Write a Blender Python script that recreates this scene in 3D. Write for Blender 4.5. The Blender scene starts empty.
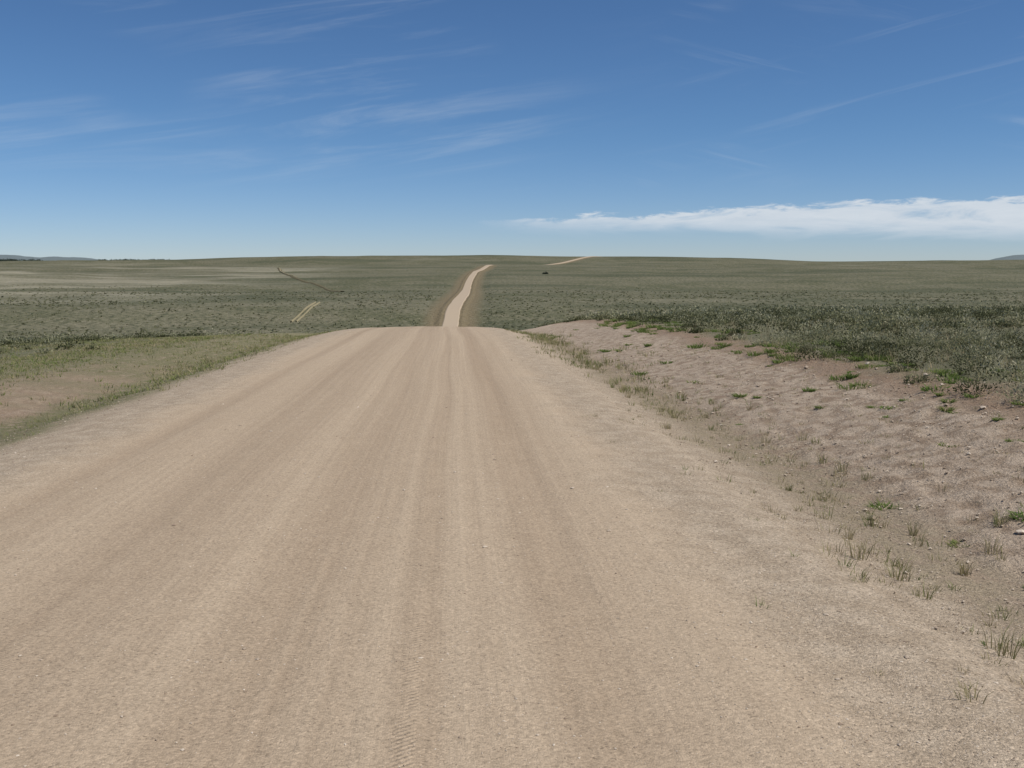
import bpy, math, numpy as np
from mathutils import Vector
rng=np.random.default_rng(7)
S=bpy.context.scene
S.view_settings.view_transform='Standard'; S.view_settings.look='None'; S.view_settings.exposure=0

# ---------------- numpy noise ----------------
def _h(ix,iy,seed):
    n=(ix.astype(np.int64)*374761393+iy.astype(np.int64)*668265263+seed*144269504)&0xffffffff
    n=((n^(n>>13))*1274126177)&0xffffffff
    n=n^(n>>16)
    return (n&0xffff)/65535.0
def vn(x,y,seed=0):
    x=np.asarray(x,float);y=np.asarray(y,float)
    ix=np.floor(x);iy=np.floor(y);fx=x-ix;fy=y-iy
    fx=fx*fx*fx*(fx*(fx*6-15)+10);fy=fy*fy*fy*(fy*(fy*6-15)+10)
    a=_h(ix,iy,seed);b=_h(ix+1,iy,seed);c=_h(ix,iy+1,seed);d=_h(ix+1,iy+1,seed)
    return (a+(b-a)*fx)*(1-fy)+(c+(d-c)*fx)*fy
def fbm(x,y,seed=0,o=4):
    s=0;a=.5
    for i in range(o):
        s=s+a*(vn(x,y,seed+i*17)-.5)*2; x,y=x*1.7+y*1.1+5.3,y*1.7-x*1.1-3.1;a*=.5
    return s
def sst(a,b,x):
    t=np.clip((x-a)/(b-a),0,1); return t*t*(3-2*t)
def herm(px,py):
    px=np.array(px,float);py=np.array(py,float)
    d=np.diff(py)/np.diff(px); m=np.zeros_like(py)
    for i in range(1,len(py)-1):
        if d[i-1]*d[i]>0: m[i]=2*d[i-1]*d[i]/(d[i-1]+d[i])
    m[0]=d[0];m[-1]=d[-1]
    def f(x):
        x=np.clip(np.asarray(x,float),px[0],px[-1])
        i=np.clip(np.searchsorted(px,x)-1,0,len(px)-2)
        h=px[i+1]-px[i];t=(x-px[i])/h
        return (2*t**3-3*t**2+1)*py[i]+(t**3-2*t**2+t)*h*m[i]+(-2*t**3+3*t**2)*py[i+1]+(t**3-t**2)*h*m[i+1]
    return f
prof=herm([-60,-20,0,20,34,42,60,100,180,240,285,335,430,520,610,700,760,900,1000,1150,1250,1400,1600,2500,13000],
          [1.3,.44,0,-.44,-.8,-1.15,-2.4,-6,-13.5,-17.4,-17,-13.2,-12.0,-13.0,-10.2,-7.0,-6.9,-3.2,-1.6,-4,-1,9.0,8.0,2,0])
cen=herm([-60,0,60,200,290,350,430,520,610,700,790,860,1000,1080,1250,1400,1700,13000],
         [-1.05,-1.05,-1.0,-.4,.6,3.0,7.0,9.5,13,18,21.5,30,42,52,135,205,330,900])
xsec=herm([-200,-40,-20,-12,-9,-7,-5,-4,-3,0,3,4,4.6,5.5,6.9,7.6,10,20,60,200],
          [-1.2,-1.0,-.75,-.42,-.33,-.24,-.36,-.17,-.03,.04,-.02,-.17,-.23,-.10,.17,.30,.42,.56,.55,.5])
ridge=herm([-1500,-640,-400,-280,-170,70,260,410,560,700,1100,1800],
           [4,3.0,3.6,7.2,9.4,10.8,9.4,7.4,2.6,3.0,8,7])
def H(x,Y):
    L=x-cen(Y)
    z=prof(Y)
    nearw=1-sst(50,160,Y)
    cs=xsec(np.clip(L,-200,200))
    far_cs=-.5*sst(3.0,5,np.abs(L))+.5*sst(8,14,np.abs(L))
    z=z+cs*nearw+far_cs*(1-nearw)
    fin=1/(1+(np.maximum(Y,0)/16)**2)
    off=sst(3.2,4.8,np.abs(L)); bank=sst(4.2,5.2,L)*(1-sst(8.2,9.5,L)); bankl=sst(4.6,5.6,-L)*(1-sst(8,9,-L))
    z=z+off*fin*(.045*fbm(x*.9,Y*.9,3)+.025*fbm(x*3.1,Y*3.1,9))
    cl=np.maximum(fbm(x*8,Y*7,31,3),0)
    z=z+(bank+.6*bankl)*fin*(.05*fbm(x*4+Y*.7,Y*3.4,21,3)+.08*cl)
    z=z+bank*nearw*.07*fbm(x*.5,Y*.3,44,3)
    road=1-sst(2.6,3.6,np.abs(L)); w=.12*fbm(Y*.05,Y*0,51,2)
    rut=0
    for c,a,s in((-2.05,.012,.18),(-1.1,.007,.25),(.3,.008,.24),(.98,.008,.09),(1.7,.012,.15),(-.3,-.006,.3),(2.3,-.018,.22),(-2.7,-.016,.25)):
        rut=rut-a*np.exp(-((L+w-c)/s)**2)
    z=z+road*(rut+.006*fbm(L*3,Y*.35,61,3))*(1/(1+(np.maximum(Y,0)/60)**2))
    rel=sst(15,180,np.abs(L))
    z=z+rel*sst(120,420,Y)*(1-sst(1300,1500,Y))*(3.0*fbm(x/170,Y/130,71,3)+1.2*fbm(x/45,Y/38,75,3))
    z=z+sst(1050,1400,Y)*(1-sst(2500,6000,Y))*(ridge(x*1400/np.maximum(Y,1000))-9.0+1.6*fbm(x/160,Y/300,79,3))*rel
    z=z+off*sst(8,12,np.abs(L))*(1-sst(60,200,Y))*.10*fbm(x*.25,Y*.25,83,3)
    return z

def mkmesh(name,co,faces,attrs=None,smooth=True,mat=None):
    me=bpy.data.meshes.new(name)
    co=np.asarray(co,np.float32);faces=np.asarray(faces,np.int32)
    me.vertices.add(len(co));me.vertices.foreach_set('co',co.ravel())
    k=faces.shape[1];me.loops.add(faces.size);me.loops.foreach_set('vertex_index',faces.ravel())
    me.polygons.add(len(faces));me.polygons.foreach_set('loop_start',np.arange(len(faces),dtype=np.int32)*k)
    try: me.polygons.foreach_set('loop_total',np.full(len(faces),k,np.int32))
    except Exception: pass
    if attrs:
        for a,v in attrs.items():
            at=me.attributes.new(a,'FLOAT','POINT');at.data.foreach_set('value',np.asarray(v,np.float32).ravel())
    me.update(calc_edges=True)
    me.polygons.foreach_set('use_smooth',np.full(len(me.polygons),smooth))
    ob=bpy.data.objects.new(name,me);S.collection.objects.link(ob)
    if mat: me.materials.append(mat)
    return ob
def gridfaces(r,c):
    i=np.arange(r-1)[:,None]*c+np.arange(c-1)[None,:]
    return np.stack([i,i+1,i+c+1,i+c],-1).reshape(-1,4)

class N:
    def __init__(s,nt): s.t=nt
    def new(s,ty,**k):
        n=s.t.nodes.new(ty)
        for a,b in k.items(): setattr(n,a,b)
        return n
    def put(s,sock,v):
        if isinstance(v,bpy.types.NodeSocket): s.t.links.new(v,sock)
        elif v is not None: sock.default_value=v
    def m(s,op,a,b=None,c=None,clamp=False):
        n=s.new('ShaderNodeMath',operation=op,use_clamp=clamp)
        s.put(n.inputs[0],a)
        if b is not None:s.put(n.inputs[1],b)
        if c is not None:s.put(n.inputs[2],c)
        return n.outputs[0]
    def ss(s,a,b,x):
        n=s.new('ShaderNodeMapRange',interpolation_type='SMOOTHSTEP')
        s.put(n.inputs[0],x);s.put(n.inputs[1],a);s.put(n.inputs[2],b);n.inputs[3].default_value=0;n.inputs[4].default_value=1
        return n.outputs[0]
    def mr(s,x,a,b,c,d):
        n=s.new('ShaderNodeMapRange');
        for i,v in enumerate((x,a,b,c,d)): s.put(n.inputs[i],v)
        return n.outputs[0]
    def xyz(s,x,y,z=0.0):
        n=s.new('ShaderNodeCombineXYZ');s.put(n.inputs[0],x);s.put(n.inputs[1],y);s.put(n.inputs[2],z);return n.outputs[0]
    def noise(s,v,sc,det=3,rough=.55,dist=0,two=False):
        n=s.new('ShaderNodeTexNoise',noise_dimensions='2D' if two else '3D');s.put(n.inputs['Vector'],v);n.inputs['Scale'].default_value=sc
        n.inputs['Detail'].default_value=det;n.inputs['Roughness'].default_value=rough;n.inputs['Distortion'].default_value=dist
        return n.outputs['Fac']
    def vor(s,v,sc,feat='F1'):
        n=s.new('ShaderNodeTexVoronoi',feature=feat,voronoi_dimensions='2D');s.put(n.inputs['Vector'],v);n.inputs['Scale'].default_value=sc;return n
    def mix(s,f,a,b,bt='MIX'):
        n=s.new('ShaderNodeMix',data_type='RGBA',blend_type=bt);s.put(n.inputs[0],f)
        for i,v in((6,a),(7,b)):
            if isinstance(v,tuple): v=(*v,1) if len(v)==3 else v
            s.put(n.inputs[i],v)
        return n.outputs[2]
    def attr(s,a): return s.new('ShaderNodeAttribute',attribute_name=a).outputs['Fac']
def newmat(name):
    m=bpy.data.materials.new(name);m.use_nodes=True;nt=m.node_tree;nt.nodes.clear();n=N(nt)
    o=n.new('ShaderNodeOutputMaterial');p=n.new('ShaderNodeBsdfPrincipled')
    nt.links.new(p.outputs[0],o.inputs[0]);p.inputs['Roughness'].default_value=.95
    p.inputs['Specular IOR Level'].default_value=.12
    return m,n,p

def far_color(n,pos,X,Y,tan,two):
    f1=n.noise(pos,.012,3,.6,0,two); f2=n.noise(pos,.06,3,.65,0,two); f3=n.noise(pos,.5,3,.75,0,two); fs=n.noise(n.xyz(n.m('MULTIPLY',X,.22),Y),.022,3,.6,0,two)
    far=n.mix(n.ss(.3,.7,f1),(.110,.110,.060),(.158,.148,.092))
    far=n.mix(n.m('MULTIPLY',n.ss(.42,.68,f2),.6),far,(.19,.172,.112))
    far=n.mix(n.m('MULTIPLY',n.ss(.48,.66,fs),.7),far,(.074,.082,.044))
    far=n.mix(n.m('MULTIPLY',n.m('SUBTRACT',1,n.ss(.34,.50,f3)),.72),far,(.045,.053,.029))
    far=n.mix(n.m('MULTIPLY',n.ss(.54,.70,f3),.55),far,(.26,.232,.162))
    far=n.mix(n.m('MULTIPLY',tan,n.mr(f3,.3,.7,.65,1.0)),far,n.mix(f2,(.22,.205,.135),(.39,.35,.26)))
    return far,f2,f3
def ground_mat(kind):
    m,n,p=newmat({'road':'packed_dirt','near':'verge_dirt','far':'sage_range'}[kind])
    pos=n.new('ShaderNodeNewGeometry').outputs['Position']
    sp=n.new('ShaderNodeSeparateXYZ');n.put(sp.inputs[0],pos);X,Y=sp.outputs[0],sp.outputs[1]
    L=n.attr('lat');tan=n.attr('tan');aL=n.m('ABSOLUTE',L)
    b=n.new('ShaderNodeBump');b.inputs['Strength'].default_value=1;b.inputs['Distance'].default_value=1
    n.put(p.inputs['Normal'],b.outputs[0])
    if kind=='far':
        c,f2,f3=far_color(n,pos,X,Y,tan,True)
        wob=n.m('ADD',aL,n.m('MULTIPLY',n.m('SUBTRACT',f3,.5),6))
        verge=n.mix(f3,(.12,.10,.055),(.25,.195,.118))
        c=n.mix(n.ss(5.0,10.5,wob),verge,c)
        n.put(p.inputs['Base Color'],c)
        n.put(b.inputs['Height'],n.m('MULTIPLY',n.m('SUBTRACT',1,f3),.9))
        return m
    n1=n.noise(pos,.7,3,.6,0,True); n3=n.noise(pos,4,4,.65,0,True); n12=n.noise(pos,30,4,.78,0,True)
    grit=n.vor(pos,110); gritc=n.new('ShaderNodeSeparateColor');n.put(gritc.inputs[0],grit.outputs['Color'])
    nearm=n.m('SUBTRACT',1,n.ss(35,80,Y))
    eg=n.m('ADD',aL,n.m('MULTIPLY',n.m('SUBTRACT',n1,.5),1.0))
    edge=n.m('MULTIPLY',n.ss(2.1,2.95,eg),n.m('SUBTRACT',1,n.ss(60,150,Y)))
    grav=n.mix(n.ss(.3,.72,n3),(.355,.278,.195),(.445,.358,.26))
    gb=n.m('MULTIPLY',n.m('SUBTRACT',1,grit.outputs['Distance']),n.mr(edge,0,1,.0018,.004))
    if kind=='road':
        Lw=n.m('ADD',L,n.m('MULTIPLY',n.m('SUBTRACT',n.noise(n.xyz(0.0,Y),.06,2,.5,0,True),.5),.45))
        r=n.new('ShaderNodeValToRGB');n.put(r.inputs[0],n.mr(Lw,-4,4,0,1))
        st=[(-4,.62),(-3.3,.66),(-2.75,.74),(-2.28,.64),(-2.08,.28),(-1.98,.30),(-1.8,.6),(-1.5,.70),(-1.25,.62),(-1.0,.42),(-.6,.34),(-.3,.56),(-.1,.60),(.1,.42),(.45,.36),(.72,.58),(.86,.68),(.93,.38),(1.06,.38),(1.12,.66),(1.38,.70),(1.56,.22),(1.76,.26),(1.96,.60),(2.5,.70),(3.1,.62),(4,.6)]
        el=r.color_ramp.elements
        for i,(a,q) in enumerate(st):
            e=el[i] if i<2 else el.new((a+4)/8); e.position=(a+4)/8; e.color=(q,q,q,1)
        streak=n.noise(n.xyz(n.m('MULTIPLY',Lw,2.2),n.m('MULTIPLY',Y,.03)),1,3,.55,0,True)
        fine=n.noise(n.xyz(n.m('MULTIPLY',Lw,13),n.m('MULTIPLY',Y,.10)),1,3,.55,0,True)
        tone=n.m('ADD',n.m('MULTIPLY',r.outputs[0],.55),n.m('ADD',n.m('MULTIPLY',streak,.42),n.m('MULTIPLY',fine,.26)))
        tone=n.m('ADD',tone,n.m('MULTIPLY',n.m('SUBTRACT',n3,.5),.22))
        tone=n.mr(tone,.22,.98,0,1)
        road=n.mix(tone,(.298,.220,.147),(.468,.368,.258))
        c=n.mix(edge,road,grav)
        c=n.mix(n.ss(150,260,Y),c,(.41,.325,.23))
        tw=n.m('SINE',n.m('MULTIPLY',n.m('ADD',Y,n.m('MULTIPLY',n.m('ABSOLUTE',n.m('SUBTRACT',Lw,1.0)),.8)),210))
        tm=n.m('SUBTRACT',1,n.ss(.05,.10,n.m('ABSOLUTE',n.m('SUBTRACT',Lw,.99))))
        tm2=n.m('SUBTRACT',1,n.ss(.05,.11,n.m('ABSOLUTE',n.m('SUBTRACT',Lw,1.66))))
        tm3=n.m('SUBTRACT',1,n.ss(.06,.12,n.m('ABSOLUTE',n.m('SUBTRACT',Lw,-.78))))
        tmm=n.m('MULTIPLY',n.m('ADD',n.m('ADD',tm,tm2),tm3,clamp=True),n.ss(.4,.62,n.noise(n.xyz(L,n.m('MULTIPLY',Y,.6)),2.3,2,.5,0,True)))
        h=n.m('ADD',n.m('MULTIPLY',n.m('MULTIPLY',tw,tmm),.0016),n.m('MULTIPLY',fine,.006))
        h=n.m('ADD',h,n.m('ADD',gb,n.m('MULTIPLY',n12,n.mr(edge,0,1,.006,.013))))
        h=n.m('ADD',h,n.m('MULTIPLY',n3,.006))
        n.put(b.inputs['Height'],n.m('MULTIPLY',h,nearm))
        amp=n.mr(edge,0,1,.36,.55); amp2=n.mr(edge,0,1,.36,.5)
    else:
        dirt=n.mix(n.ss(.34,.62,n3),(.31,.23,.16),(.475,.378,.28))
        dirt=n.mix(n.m('MULTIPLY',n.ss(.45,.75,n1),.4),dirt,(.45,.355,.26))
        dirt=n.mix(n.m('MULTIPLY',n.ss(.56,.68,n12),.55),dirt,(.19,.135,.09))
        litter=n.mix(n12,(.15,.125,.07),(.35,.28,.18))
        Lj=n.m('ADD',L,n.m('MULTIPLY',n.m('SUBTRACT',n1,.5),1.1)); NL=n.m('MULTIPLY',Lj,-1)
        stripR=n.m('MULTIPLY',n.ss(3.6,4.2,Lj),n.m('SUBTRACT',1,n.ss(4.4,5.1,Lj)))
        stripR=n.m('MULTIPLY',stripR,n.ss(.34,.56,n3))
        c=n.mix(n.ss(3.9,5.0,Lj),grav,dirt)
        c=n.mix(n.m('MULTIPLY',stripR,n.mr(Y,4,16,.5,.85)),c,litter)
        scarp=n.m('MULTIPLY',n.ss(6.7,7.3,Lj),n.m('SUBTRACT',1,n.ss(7.7,8.3,Lj)))
        c=n.mix(n.m('MULTIPLY',n.m('MULTIPLY',scarp,.75),n.ss(.3,.55,n3)),c,n.mix(n12,(.17,.105,.062),(.34,.23,.15)))  # reddish soil, with the shading of the bank edge painted in as well
        grassg=n.mix(n3,(.17,.15,.075),(.29,.25,.15))
        grassg=n.mix(n.ss(.45,.65,n12),grassg,(.13,.14,.06))
        c=n.mix(n.m('MULTIPLY',n.ss(3.5,4.3,NL),n.ss(.25,.5,n3)),c,grassg)
        dl=n.m('MULTIPLY',n.m('MULTIPLY',n.ss(5.0,5.6,NL),n.m('SUBTRACT',1,n.ss(7.3,8.4,NL))),n.m('SUBTRACT',1,n.ss(20,34,n.m('ADD',Y,n.m('MULTIPLY',n1,14)))))
        c=n.mix(n.m('MULTIPLY',dl,n.ss(.25,.42,n3)),c,n.mix(.45,dirt,(.28,.19,.12)))
        plainN=n.m('MAXIMUM',n.ss(7.3,8.4,Lj),n.ss(9.5,12.5,NL))
        und=n.mix(n3,(.16,.145,.09),(.30,.262,.175))
        und=n.mix(n.ss(.4,.6,n12),und,(.11,.118,.062))
        far,f2,f3=far_color(n,pos,X,Y,tan,True)
        c=n.mix(plainN,c,n.mix(n.ss(45,100,Y),und,far))
        h=n.m('ADD',gb,n.m('MULTIPLY',n12,n.mr(n.ss(3.0,4.6,aL),0,1,.013,.028)))
        h=n.m('ADD',h,n.m('MULTIPLY',n3,n.mr(n.ss(3.4,4.6,aL),0,1,.006,.045)))
        n.put(b.inputs['Height'],n.m('MULTIPLY',h,nearm))
        amp=.55;amp2=.55
    g1=n.m('MULTIPLY',n.ss(.90,.96,gritc.outputs[1]),n.mr(edge,0,1,.16,.32))
    g2=n.m('MULTIPLY',n.ss(.92,.97,gritc.outputs[2]),n.mr(edge,0,1,-.22,-.35))
    mul=n.m('ADD',n.m('MULTIPLY',n.m('SUBTRACT',gritc.outputs[0],.5),amp),n.m('MULTIPLY',n.m('SUBTRACT',n12,.5),amp2))
    mul=n.m('ADD',mul,n.m('ADD',g1,g2))
    mul=n.m('ADD',1,n.m('MULTIPLY',mul,nearm))
    mc=n.new('ShaderNodeCombineColor')
    for i in range(3): n.put(mc.inputs[i],mul)
    n.put(p.inputs['Base Color'],n.mix(1.0,c,mc.outputs[0],'MULTIPLY'))
    return m
MR,MN,MF=ground_mat('road'),ground_mat('near'),ground_mat('far')

ys=[1.0]
while ys[-1]<12500: ys.append(ys[-1]+.0115*(ys[-1]+1.6))
Yr=np.concatenate([np.arange(-40,1,.4),np.array(ys)])
C=901;s=np.linspace(-1,1,C);g=.33*s+.67*s**3
Wd=24+1.0*np.maximum(Yr,0)
Lg=Wd[:,None]*g[None,:];YY=np.repeat(Yr[:,None],C,1);XX=Lg+cen(YY)
Z=H(XX,YY)
under=1-sst(2.7,3.3,np.abs(Lg)); Z=Z-under*(.03+.0004*np.maximum(YY,0))
tanm=.85*sst(-.05,.45,fbm(XX/120,YY/45,91,4)+.22)*sst(340,420,YY)*(1-sst(850,1000,YY))*sst(50,140,-XX)
tanm=np.maximum(tanm,.9*sst(.0,.35,fbm(XX/130,YY/40,95,4)+.12)*sst(390,450,YY)*(1-sst(620,760,YY))*sst(90,170,-XX))
tanm=np.maximum(tanm,.4*sst(.2,.6,fbm(XX/200,YY/50,97,4))*sst(300,420,YY)*sst(10,60,np.abs(Lg)))
gr=mkmesh('ground',np.stack([XX,YY,Z],-1).reshape(-1,3),gridfaces(len(Yr),C),{'lat':Lg,'tan':tanm},True,MN)
gr.data.materials.append(MF)
mi=np.repeat((Yr[:-1]>105).astype(np.int32),C-1);gr.data.polygons.foreach_set('material_index',mi)
Rr=Yr[(Yr<1500)];K=181
hw=3.9-1.35*sst(80,250,Rr)[:,None]-.3*sst(400,700,Rr)[:,None]
Lr=np.linspace(-1,1,K)[None,:]*hw;RY=np.repeat(Rr[:,None],K,1);RX=Lr+cen(RY)
lift=.006+.0002*np.maximum(RY,0)-(.10+.0008*np.maximum(RY,0))*sst(-.55,0,np.abs(Lr)-hw+.12*fbm(Lr*2,RY*.9,5,3)+.2*sst(100,300,RY)*fbm(RY/9,RY*0+np.sign(Lr)*7,6,3))
mkmesh('dirt_road',np.stack([RX,RY,H(RX,RY)+lift],-1).reshape(-1,3),gridfaces(len(Rr),K),{'lat':Lr},True,MR)

def simple(name,c1,c2,sc):
    m,n,p=newmat(name);pos=n.new('ShaderNodeNewGeometry').outputs['Position']
    n.put(p.inputs['Base Color'],n.mix(n.noise(pos,sc,4,.6),c1,c2));return m
TM=simple('dry_track',(.20,.175,.10),(.31,.26,.16),.3)
TM2=simple('dark_track',(.085,.08,.042),(.16,.13,.075),.2)
def strip(name,pts,w,mat,lift=.35):
    pts=np.array(pts,float);Yt=np.linspace(pts[0,1],pts[-1,1],160);Xt=herm(pts[:,1],pts[:,0])(Yt)
    o=np.linspace(-w/2,w/2,5)[None,:];wv=1+.7*fbm(Yt/5,Yt*0,3,2)[:,None]
    x=Xt[:,None]+o*wv;y=np.repeat(Yt[:,None],5,1)
    z=H(x,y)+lift-.4*(np.abs(o)>w*.4)
    return mkmesh(name,np.stack([x,y,z],-1).reshape(-1,3),gridfaces(160,5),None,True,mat)
strip('dirt_track',[(-46.6,300),(-46.0,318),(-46.2,340),(-46.6,356)],.7,TM)
strip('dirt_track',[(-45.1,300),(-44.5,318),(-44.7,340),(-45.1,356)],.6,TM)
strip('dirt_track',[(-49,470),(-70,560),(-97,650),(-129,800),(-150,900)],2.4,TM2,.5)
strip('dirt_track',[(-97,655),(-131,805),(-150,905)],1.2,TM,.8)

def leafcloud(cx,cy,cz,rad,hgt,nl,ll,lw,tint,up=.4,hollow=.45):
    N_=len(cx);idx=np.repeat(np.arange(N_),nl);M=len(idx)
    a=rng.uniform(0,2*np.pi,M);u=rng.uniform(0,1,M);rr=np.sqrt(rng.uniform(hollow**2,1,M))
    ph=np.arccos(u)
    lump=1+.35*np.sin(a*3+idx*1.7)*np.sin(ph*4+idx)
    px=np.cos(a)*np.sin(ph)*rr*rad[idx]*lump;py=np.sin(a)*np.sin(ph)*rr*rad[idx]*lump;pz=np.cos(ph)*rr*hgt[idx]*lump
    P=np.stack([cx[idx]+px,cy[idx]+py,cz[idx]+pz],-1)
    D=np.stack([np.cos(a)*np.sin(ph),np.sin(a)*np.sin(ph),np.cos(ph)+up],-1)+rng.normal(0,.5,(M,3))
    D/=np.linalg.norm(D,axis=1)[:,None]
    R=rng.normal(0,1,(M,3));Sd=np.cross(D,R);Sd/=np.linalg.norm(Sd,axis=1)[:,None]
    l=(ll*rng.uniform(.6,1.3,M))[:,None];w=(lw*rng.uniform(.6,1.3,M))[:,None]
    V=np.stack([P-D*l*.4,P+Sd*w,P+D*l*.6,P-Sd*w],1).reshape(-1,3)
    F=np.arange(M*4).reshape(-1,4)
    T=np.repeat(tint[idx]+rng.normal(0,.10,M),4);Hh=np.repeat(np.clip(pz/np.maximum(hgt[idx],.01),0,1),4)
    return V,F,T,Hh
def blades(cx,cy,cz,nb,ln,wd,spread,rad,tint):
    N_=len(cx);idx=np.repeat(np.arange(N_),nb);M=len(idx)
    a=rng.uniform(0,2*np.pi,M);r=rad[idx]*np.sqrt(rng.uniform(0,1,M))
    bx=cx[idx]+np.cos(a)*r;by=cy[idx]+np.sin(a)*r;bz=cz[idx]-.008
    l=ln[idx]*rng.uniform(.5,1.2,M);a2=a+rng.normal(0,.7,M);sp=spread*rng.uniform(.2,1.3,M)
    dx=np.cos(a2)*sp;dy=np.sin(a2)*sp
    B=np.stack([bx,by,bz],-1);Tp=B+np.stack([dx*l,dy*l,l],-1)
    Md=B+np.stack([dx*l*.3,dy*l*.3,l*.55],-1)
    a3=rng.uniform(0,2*np.pi,M);Sd=np.stack([np.cos(a3),np.sin(a3),0*a3],-1)*wd
    V=np.stack([B-Sd,B+Sd,Md+Sd*.7,Tp,Md-Sd*.7],1).reshape(-1,3)
    i=np.arange(M)*5
    tri=np.concatenate([np.stack([i,i+1,i+2],-1),np.stack([i,i+2,i+4],-1),np.stack([i+4,i+2,i+3],-1)])
    return V,tri,np.repeat(tint[idx]+rng.normal(0,.12,M),5)
def foliage_mat(name,ramp,trans=.25):
    m,n,p=newmat(name)
    t=n.attr('tint');r=n.new('ShaderNodeValToRGB');n.put(r.inputs[0],t)
    el=r.color_ramp.elements
    for i,(q,c) in enumerate(ramp):
        e=el[i] if i<2 else el.new(q);e.position=q;e.color=(*c,1)
    df=n.new('ShaderNodeBsdfDiffuse');n.put(df.inputs[0],r.outputs[0])
    tb=n.new('ShaderNodeBsdfTranslucent');n.put(tb.inputs[0],r.outputs[0])
    mx=n.new('ShaderNodeMixShader');mx.inputs[0].default_value=trans
    out=[q for q in m.node_tree.nodes if q.type=='OUTPUT_MATERIAL'][0]
    m.node_tree.links.new(df.outputs[0],mx.inputs[1]);m.node_tree.links.new(tb.outputs[0],mx.inputs[2]);m.node_tree.links.new(mx.outputs[0],out.inputs[0])
    m.node_tree.nodes.remove(p)
    return m
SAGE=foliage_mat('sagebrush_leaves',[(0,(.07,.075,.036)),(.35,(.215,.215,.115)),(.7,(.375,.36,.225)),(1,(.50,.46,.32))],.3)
GRS=foliage_mat('grass_blades',[(0,(.13,.19,.05)),(.35,(.21,.25,.08)),(.6,(.30,.27,.13)),(1,(.50,.41,.26))],.35)

def scatter(Y0,Y1,Lf,dens,keep=None):
    y0=np.linspace(Y0,Y1,60);a,b=Lf(y0)
    lo,hi=a.min(),b.max();n_=int(dens*(hi-lo)*(Y1-Y0))
    y=rng.uniform(Y0,Y1,n_);L=rng.uniform(lo,hi,n_);a,b=Lf(y);k=(L>a)&(L<b)
    y=y[k];L=L[k]
    if keep is not None:
        kk=rng.uniform(0,1,len(y))<keep(L,y);y=y[kk];L=L[kk]
    x=L+cen(y);return x,y,L,H(x,y)
def join(parts,name,mat):
    V=[];F=[];T=[];o=0
    for v,f,t in parts:
        V.append(v);F.append(f+o);T.append(t);o+=len(v)
    return mkmesh(name,np.concatenate(V),np.concatenate(F),{'tint':np.clip(np.concatenate(T),0,1)},False,mat)

# ---------------- sagebrush ----------------
parts=[]
edgef=lambda L,y: sst(7.3,8.2,L+.6*fbm(y*.35,y*0,11,3))*(.5+.5*sst(-.35,.0,fbm(L*.5,y*.4,19,3)))
def bush(Y0,Y1,Lf,dens,nl,ll,lw,keep,rs=1.0,hs=1.0,dt=0):
    x,y,L,z=scatter(Y0,Y1,Lf,dens,keep)
    r=rs*rng.uniform(.16,.48,len(x))*(.8+.5*vn(x*.6,y*.6,5));h=hs*r*rng.uniform(.6,1.0,len(x))
    t=.50+.45*fbm(x*.25,y*.25,15,3)+rng.normal(0,.20,len(x))+dt
    t=np.where(rng.uniform(0,1,len(x))<.08,.95,t)
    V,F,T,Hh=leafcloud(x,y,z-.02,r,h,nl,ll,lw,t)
    parts.append((V,F,T-.50*(1-Hh)))  # lower leaves tinted darker: shade at the bush base painted into the colour
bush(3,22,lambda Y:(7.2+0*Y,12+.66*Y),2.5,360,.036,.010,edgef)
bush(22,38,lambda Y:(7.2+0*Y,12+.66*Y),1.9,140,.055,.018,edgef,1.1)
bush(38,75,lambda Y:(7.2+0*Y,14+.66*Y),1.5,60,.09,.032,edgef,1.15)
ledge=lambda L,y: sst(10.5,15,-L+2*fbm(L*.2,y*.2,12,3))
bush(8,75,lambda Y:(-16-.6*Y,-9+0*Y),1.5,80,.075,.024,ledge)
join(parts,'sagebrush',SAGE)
parts=[]
x,y,L,z=scatter(235,560,lambda Y:(-30-.55*Y,30+.68*Y),.13,lambda L,y:(np.abs(L)>9.5)*(.35+.65*sst(-.3,.4,fbm(L/30,y/20,33,3)))*(1-.85*sst(290,540,y)))
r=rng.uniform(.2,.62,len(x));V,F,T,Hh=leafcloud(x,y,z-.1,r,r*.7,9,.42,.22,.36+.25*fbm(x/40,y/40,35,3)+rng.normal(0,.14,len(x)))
parts.append((V,F,T-.1*(1-Hh)))  # base shade painted into the leaf tint here too, weaker
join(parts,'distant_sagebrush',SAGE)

# ---------------- grass ----------------
gv=[];gf=[];gt=[];go=0
def grass(Y0,Y1,Lf,dens,nb,ln,wd,spread,rad,keep,tb,ts=.15):
    global go
    x,y,L,z=scatter(Y0,Y1,Lf,dens,keep)
    k=len(x);V,F,T=blades(x,y,z,nb,ln*rng.uniform(.4,1.4,k),wd,spread,rad*rng.uniform(.4,1.5,k),tb+rng.normal(0,ts,k)+.25*fbm(x*.4,y*.4,77,2))
    gv.append(V);gt.append(T);gf.append(F+go);go+=len(V)
def g(L,c,w): return np.exp(-((L-c)/w)**2)
pat=lambda L,y:(.15+.85*sst(-.2,.2,fbm(L*1.2,y*.5,41,3)))
grass(1.5,16,lambda Y:(2.6+0*Y,6.4+0*Y),44,12,.07,.0026,.8,.07,lambda L,y:(.9*g(L,4.25,.45)+.10*g(L,3.4,.6)+.05)*pat(L,y),.64)
grass(16,40,lambda Y:(3.2+0*Y,6+0*Y),30,10,.11,.006,.7,.11,lambda L,y:(.95*g(L,4.3,.5)+.06)*pat(L,y),.56)
grass(2.5,18,lambda Y:(3.6+0*Y,5.2+0*Y),3.5,30,.12,.0026,.6,.05,pat,.60,.14)
grass(2.5,12,lambda Y:(2.6+0*Y,4.4+0*Y),2.0,12,.05,.0022,.9,.03,None,.50,.15)
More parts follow.
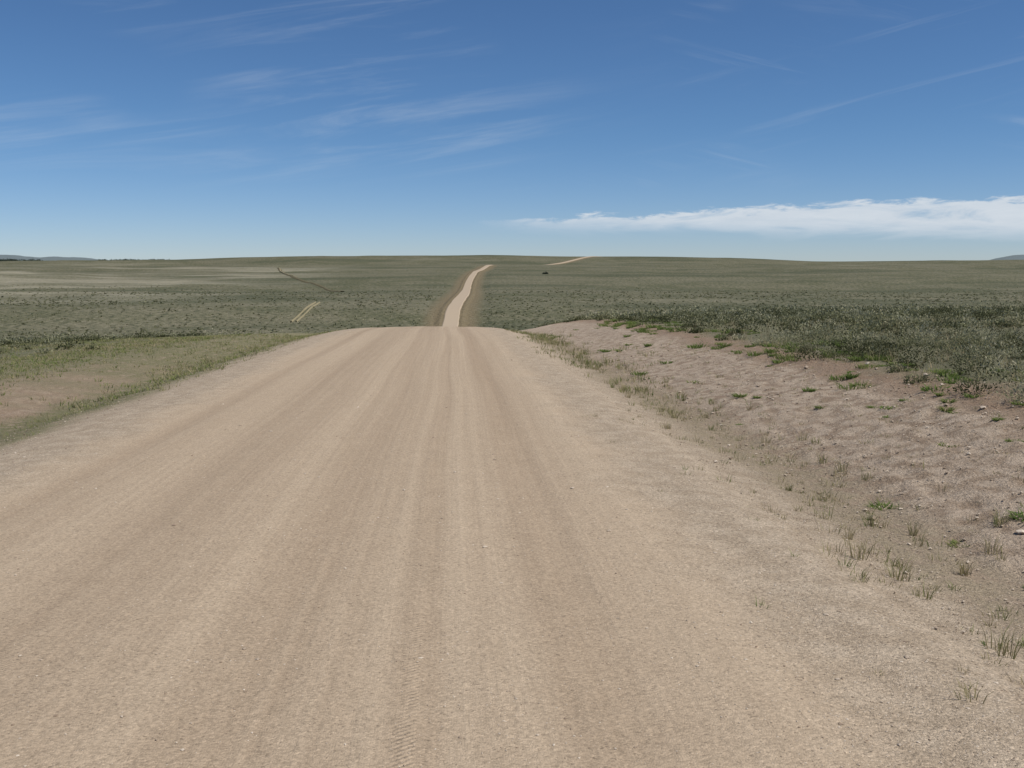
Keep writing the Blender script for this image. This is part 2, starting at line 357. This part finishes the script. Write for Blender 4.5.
grass(3,16,lambda Y:(4.6+0*Y,8.2+0*Y),1.6,100,.038,.008,2.0,.08,lambda L,y:.35+.6*sst(5.5,7.6,L),.15,.1)
grass(12,40,lambda Y:(4.8+0*Y,8.4+0*Y),1.1,60,.06,.013,1.8,.12,lambda L,y:.3+.6*sst(6,7.6,L),.14,.1)
grass(5,40,lambda Y:(6.8+0*Y,8.9+0*Y),2.6,80,.085,.009,1.3,.17,lambda L,y:sst(.0,.3,fbm(L*.7,y*.35,47,3)+.14),.18,.12)
grass(2,30,lambda Y:(4.6+0*Y,8+0*Y),5,10,.045,.003,1.2,.05,None,.60,.2)
grass(5,16,lambda Y:(-12+0*Y,-3.4+0*Y),60,8,.045,.0028,1.1,.10,lambda L,y:np.clip(.9*g(L,-4.6,.6)+.8*sst(7,9,-L)+.06,0,1)*(.35+.65*sst(-.3,.2,fbm(L,y*.6,49,3))),.50)
grass(16,45,lambda Y:(-16+0*Y,-3.4+0*Y),30,7,.07,.008,1.1,.14,lambda L,y:np.clip(.9*g(L,-4.8,.8)+.8*sst(6.5,8.5,-L)+.10+.2*sst(22,34,y),0,1)*(.45+.55*sst(-.3,.2,fbm(L,y*.6,49,3))),.52)
grass(8,30,lambda Y:(7.6+0*Y,10+.6*Y),4,10,.20,.004,.6,.12,None,.85)
mkmesh('grass',np.concatenate(gv),np.concatenate(gf),{'tint':np.clip(np.concatenate(gt),0,1)},False,GRS)

# ---------------- gravel stones ----------------
def stones(name,x,y,z,sz,mat):
    o=np.array([[1,0,0],[-1,0,0],[0,1,0],[0,-1,0],[0,0,1],[0,0,-1],[.62,.62,.5],[-.62,.62,.5],[-.62,-.62,.5],[.62,-.62,.5]],float)
    f=np.array([[0,6,9],[6,0,2],[6,4,9],[2,7,6],[7,4,6],[1,7,2],[1,8,7],[8,4,7],[8,1,3],[3,9,8],[9,4,8],[0,9,3],[0,5,2],[2,5,1],[1,5,3],[3,5,0]])
    n_=len(x);a=rng.uniform(0,6.28,n_);sc=sz[:,None]*rng.uniform(.6,1.25,(n_,3))*np.array([1,1,.65])
    v=o[None]*rng.uniform(.75,1.25,(n_,10,1))*sc[:,None,:]
    c,s_=np.cos(a)[:,None],np.sin(a)[:,None]
    vx=v[...,0]*c-v[...,1]*s_+x[:,None];vy=v[...,0]*s_+v[...,1]*c+y[:,None];vz=v[...,2]+(z+.2*sz)[:,None]
    F=(f[None]+np.arange(n_)[:,None,None]*10).reshape(-1,3)
    return mkmesh(name,np.stack([vx,vy,vz],-1).reshape(-1,3),F,{'tint':np.repeat(rng.uniform(0,1,n_),10)},False,mat)
SM,n,p=newmat('stone');r=n.new('ShaderNodeValToRGB');n.put(r.inputs[0],n.attr('tint'))
r.color_ramp.elements[0].color=(.25,.185,.13,1);r.color_ramp.elements[1].color=(.60,.51,.40,1)
n.put(p.inputs['Base Color'],r.outputs[0])
sh=lambda L:sst(1.9,2.9,np.abs(L))*(1-sst(3.8,4.8,np.abs(L)))
x,y,L,z=scatter(1.5,10,lambda Y:(-4.6+0*Y,5.2+0*Y),1700,lambda L,y:(.20*(.2+2*vn(L*2,y*.4,3)**2)+.9*sh(L))*(1-sst(3,10,y)*.6)*(.4+vn(L*3,y*3,8)))
x2,y2,L2,z2=scatter(9,30,lambda Y:(-4.4+0*Y,5+0*Y),90,lambda L,y:(.1+.9*sst(2.1,2.9,np.abs(L))))
x3,y3,L3,z3=scatter(2,25,lambda Y:(4.2+0*Y,8+0*Y),90)
x4,y4,L4,z4=scatter(2,14,lambda Y:(-4.2+0*Y,4.4+0*Y),1.6)
x=np.r_[x,x2,x3,x4];y=np.r_[y,y2,y3,y4];z=np.r_[z,z2,z3,z4]
sz=np.r_[.0024*np.exp(rng.normal(0,.45,len(L)))+.0006,.005*np.exp(rng.normal(0,.4,len(L2))),.006*np.exp(rng.normal(0,.6,len(L3))),.008*np.exp(rng.normal(0,.35,len(L4)))]
stones('gravel',x,y,z+.006,sz,SM)

# ---------------- distant hills, tree line, shrub ----------------
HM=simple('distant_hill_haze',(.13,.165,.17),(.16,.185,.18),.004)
def hills(name,u0,u1,D,fn,seed):
    u=np.linspace(u0,u1,200);rows=[]
    for k,(d,fr) in enumerate(((D-900,0),(D-500,.55),(D,1),(D+700,.3))):
        x=(u-448)/995*d;h=fn(u)*D/995*fr
        rows.append(np.stack([x,0*x+d+60*vn(u*.1,u*0,seed+k),h+fr*8*fbm(u*.06,u*0+k,seed)],-1))
    mkmesh(name,np.stack(rows).reshape(-1,3),gridfaces(4,200),None,True,HM)
hills('distant_hills',-260,150,9000,lambda u:6.8*np.clip(1-((u+30)/190)**2*(u>-30),0.1,1)+.8*np.sin(u*.09),3)
hills('distant_hills',985,1400,8000,lambda u:7.0*sst(985,1040,u)+.3,8)
xs=rng.uniform(-3300,-1400,500);k=(fbm(xs/180,xs*0,9,2)>-.15);xs=xs[k];yt=5200+rng.uniform(-60,60,len(xs))
TL=foliage_mat('tree_foliage',[(0,(.04,.055,.04)),(1,(.09,.11,.08))],.1)
r=rng.uniform(6,12,len(xs));V,F,T,Hh=leafcloud(xs,yt,H(xs,yt)+2,r,r*1.1,40,5,2.2,.4+0*xs)
join([(V,F,T)],'distant_trees',TL)
cx=np.array([68.,69.6,70.4]);cy=np.array([706.,705.,706.]);V,F,T,Hh=leafcloud(cx,cy,H(cx,cy)-.1,np.array([1.1,1.3,.7]),np.array([1.3,1.8,1.0]),260,.5,.14,np.array([.2,.2,.2]))
join([(V,F,T)],'juniper_shrub',TL)

# ---------------- light / sky ----------------
EL,AZ=math.radians(58),math.radians(115)
w=bpy.data.worlds.new('World');S.world=w;w.use_nodes=True;nt=w.node_tree;nt.nodes.clear();n=N(nt)
sky=n.new('ShaderNodeTexSky',sky_type='NISHITA');sky.sun_disc=False;sky.sun_elevation=EL;sky.sun_rotation=AZ
sky.altitude=2500;sky.air_density=1.0;sky.dust_density=.2;sky.ozone_density=2.0
tc=n.new('ShaderNodeTexCoord').outputs['Generated'];sp=n.new('ShaderNodeSeparateXYZ');n.put(sp.inputs[0],tc)
az=n.m('ARCTAN2',sp.outputs[0],sp.outputs[1]);el=n.m('ARCSINE',sp.outputs[2])
nz=n.noise(n.xyz(n.m('MULTIPLY',az,9),n.m('MULTIPLY',el,55)),1,7,.6,.6)
nz2=n.noise(n.xyz(n.m('MULTIPLY',az,24),n.m('MULTIPLY',el,110),3.0),1,6,.65,.3)
top=n.m('ADD',n.mr(az,.04,.40,.041,.058),n.m('MULTIPLY',n.m('SUBTRACT',nz2,.5),.030))
bot=n.m('ADD',n.mr(az,.04,.55,.034,.021),n.m('MULTIPLY',n.m('SUBTRACT',nz,.5),.030))
d=n.m('MULTIPLY',n.ss(0,.006,n.m('SUBTRACT',top,el)),n.ss(-.006,.014,n.m('SUBTRACT',el,bot)))
bd=n.m('MULTIPLY',d,n.ss(.01,.12,az))
bd=n.m('MULTIPLY',bd,n.m('SUBTRACT',1,n.ss(.9,1.1,az)))
bd=n.m('MULTIPLY',bd,n.ss(.30,.58,n.m('ADD',nz,n.mr(az,.04,.4,.06,.10))))
def cirrus(slope,fx,fy,off,lo,hi,mlo,mhi,a0,a1):
    rot=n.m('SUBTRACT',el,n.m('MULTIPLY',az,slope))
    cz=n.noise(n.xyz(n.m('MULTIPLY',az,fx),n.m('MULTIPLY',rot,fy),off),1,7,.62,.9)
    cm=n.noise(n.xyz(n.m('MULTIPLY',az,4),n.m('MULTIPLY',el,9),off+6),1,2,.5)
    q=n.m('MULTIPLY',n.ss(lo,hi,cz),n.ss(mlo,mhi,cm))
    return n.m('MULTIPLY',q,n.ss(a0,a1,az))
c1=cirrus(.16,3.2,34,1.0,.44,.80,.34,.56,.25,-.05)
c2=cirrus(-.25,4,40,5.0,.50,.82,.46,.62,-.05,.08)
c3=cirrus(.2,3,30,9.0,.46,.82,.42,.60,.15,.35)
cir=n.m('MAXIMUM',n.m('MAXIMUM',c1,c2),c3)
cir=n.m('MULTIPLY',cir,n.m('MULTIPLY',n.ss(.06,.11,el),.28))
dens=n.m('MAXIMUM',n.m('MULTIPLY',bd,.88),cir,clamp=True)
tinted=n.mix(1.0,sky.outputs[0],n.mix(n.ss(0,.14,el),(.66,.77,1.0),(.55,.76,.96)),'MULTIPLY')
col=n.mix(dens,tinted,n.mix(nz2,(6.2,7.0,7.9),(8.6,9.0,9.4)))
bg=n.new('ShaderNodeBackground');n.put(bg.inputs[0],col);bg.inputs[1].default_value=.088
o=n.new('ShaderNodeOutputWorld');nt.links.new(bg.outputs[0],o.inputs[0])
sd=bpy.data.lights.new('sun','SUN');sd.energy=4.3;sd.angle=math.radians(.5);sd.color=(1,.96,.90)
so=bpy.data.objects.new('sun',sd);S.collection.objects.link(so)
v=Vector((math.sin(AZ)*math.cos(EL),math.cos(AZ)*math.cos(EL),math.sin(EL)));so.rotation_euler=v.to_track_quat('Z','Y').to_euler();so.location=(20,-10,40)

cd=bpy.data.cameras.new('camera');co=bpy.data.objects.new('camera',cd);S.collection.objects.link(co);S.camera=co
cd.sensor_width=36;cd.lens=35;cd.clip_end=30000;cd.clip_start=.05
co.location=(0,0,1.6+float(H(np.array([0.]),np.array([0.]))[0]))
co.rotation_euler=(math.radians(90-7.0),0,-math.atan(64/995))
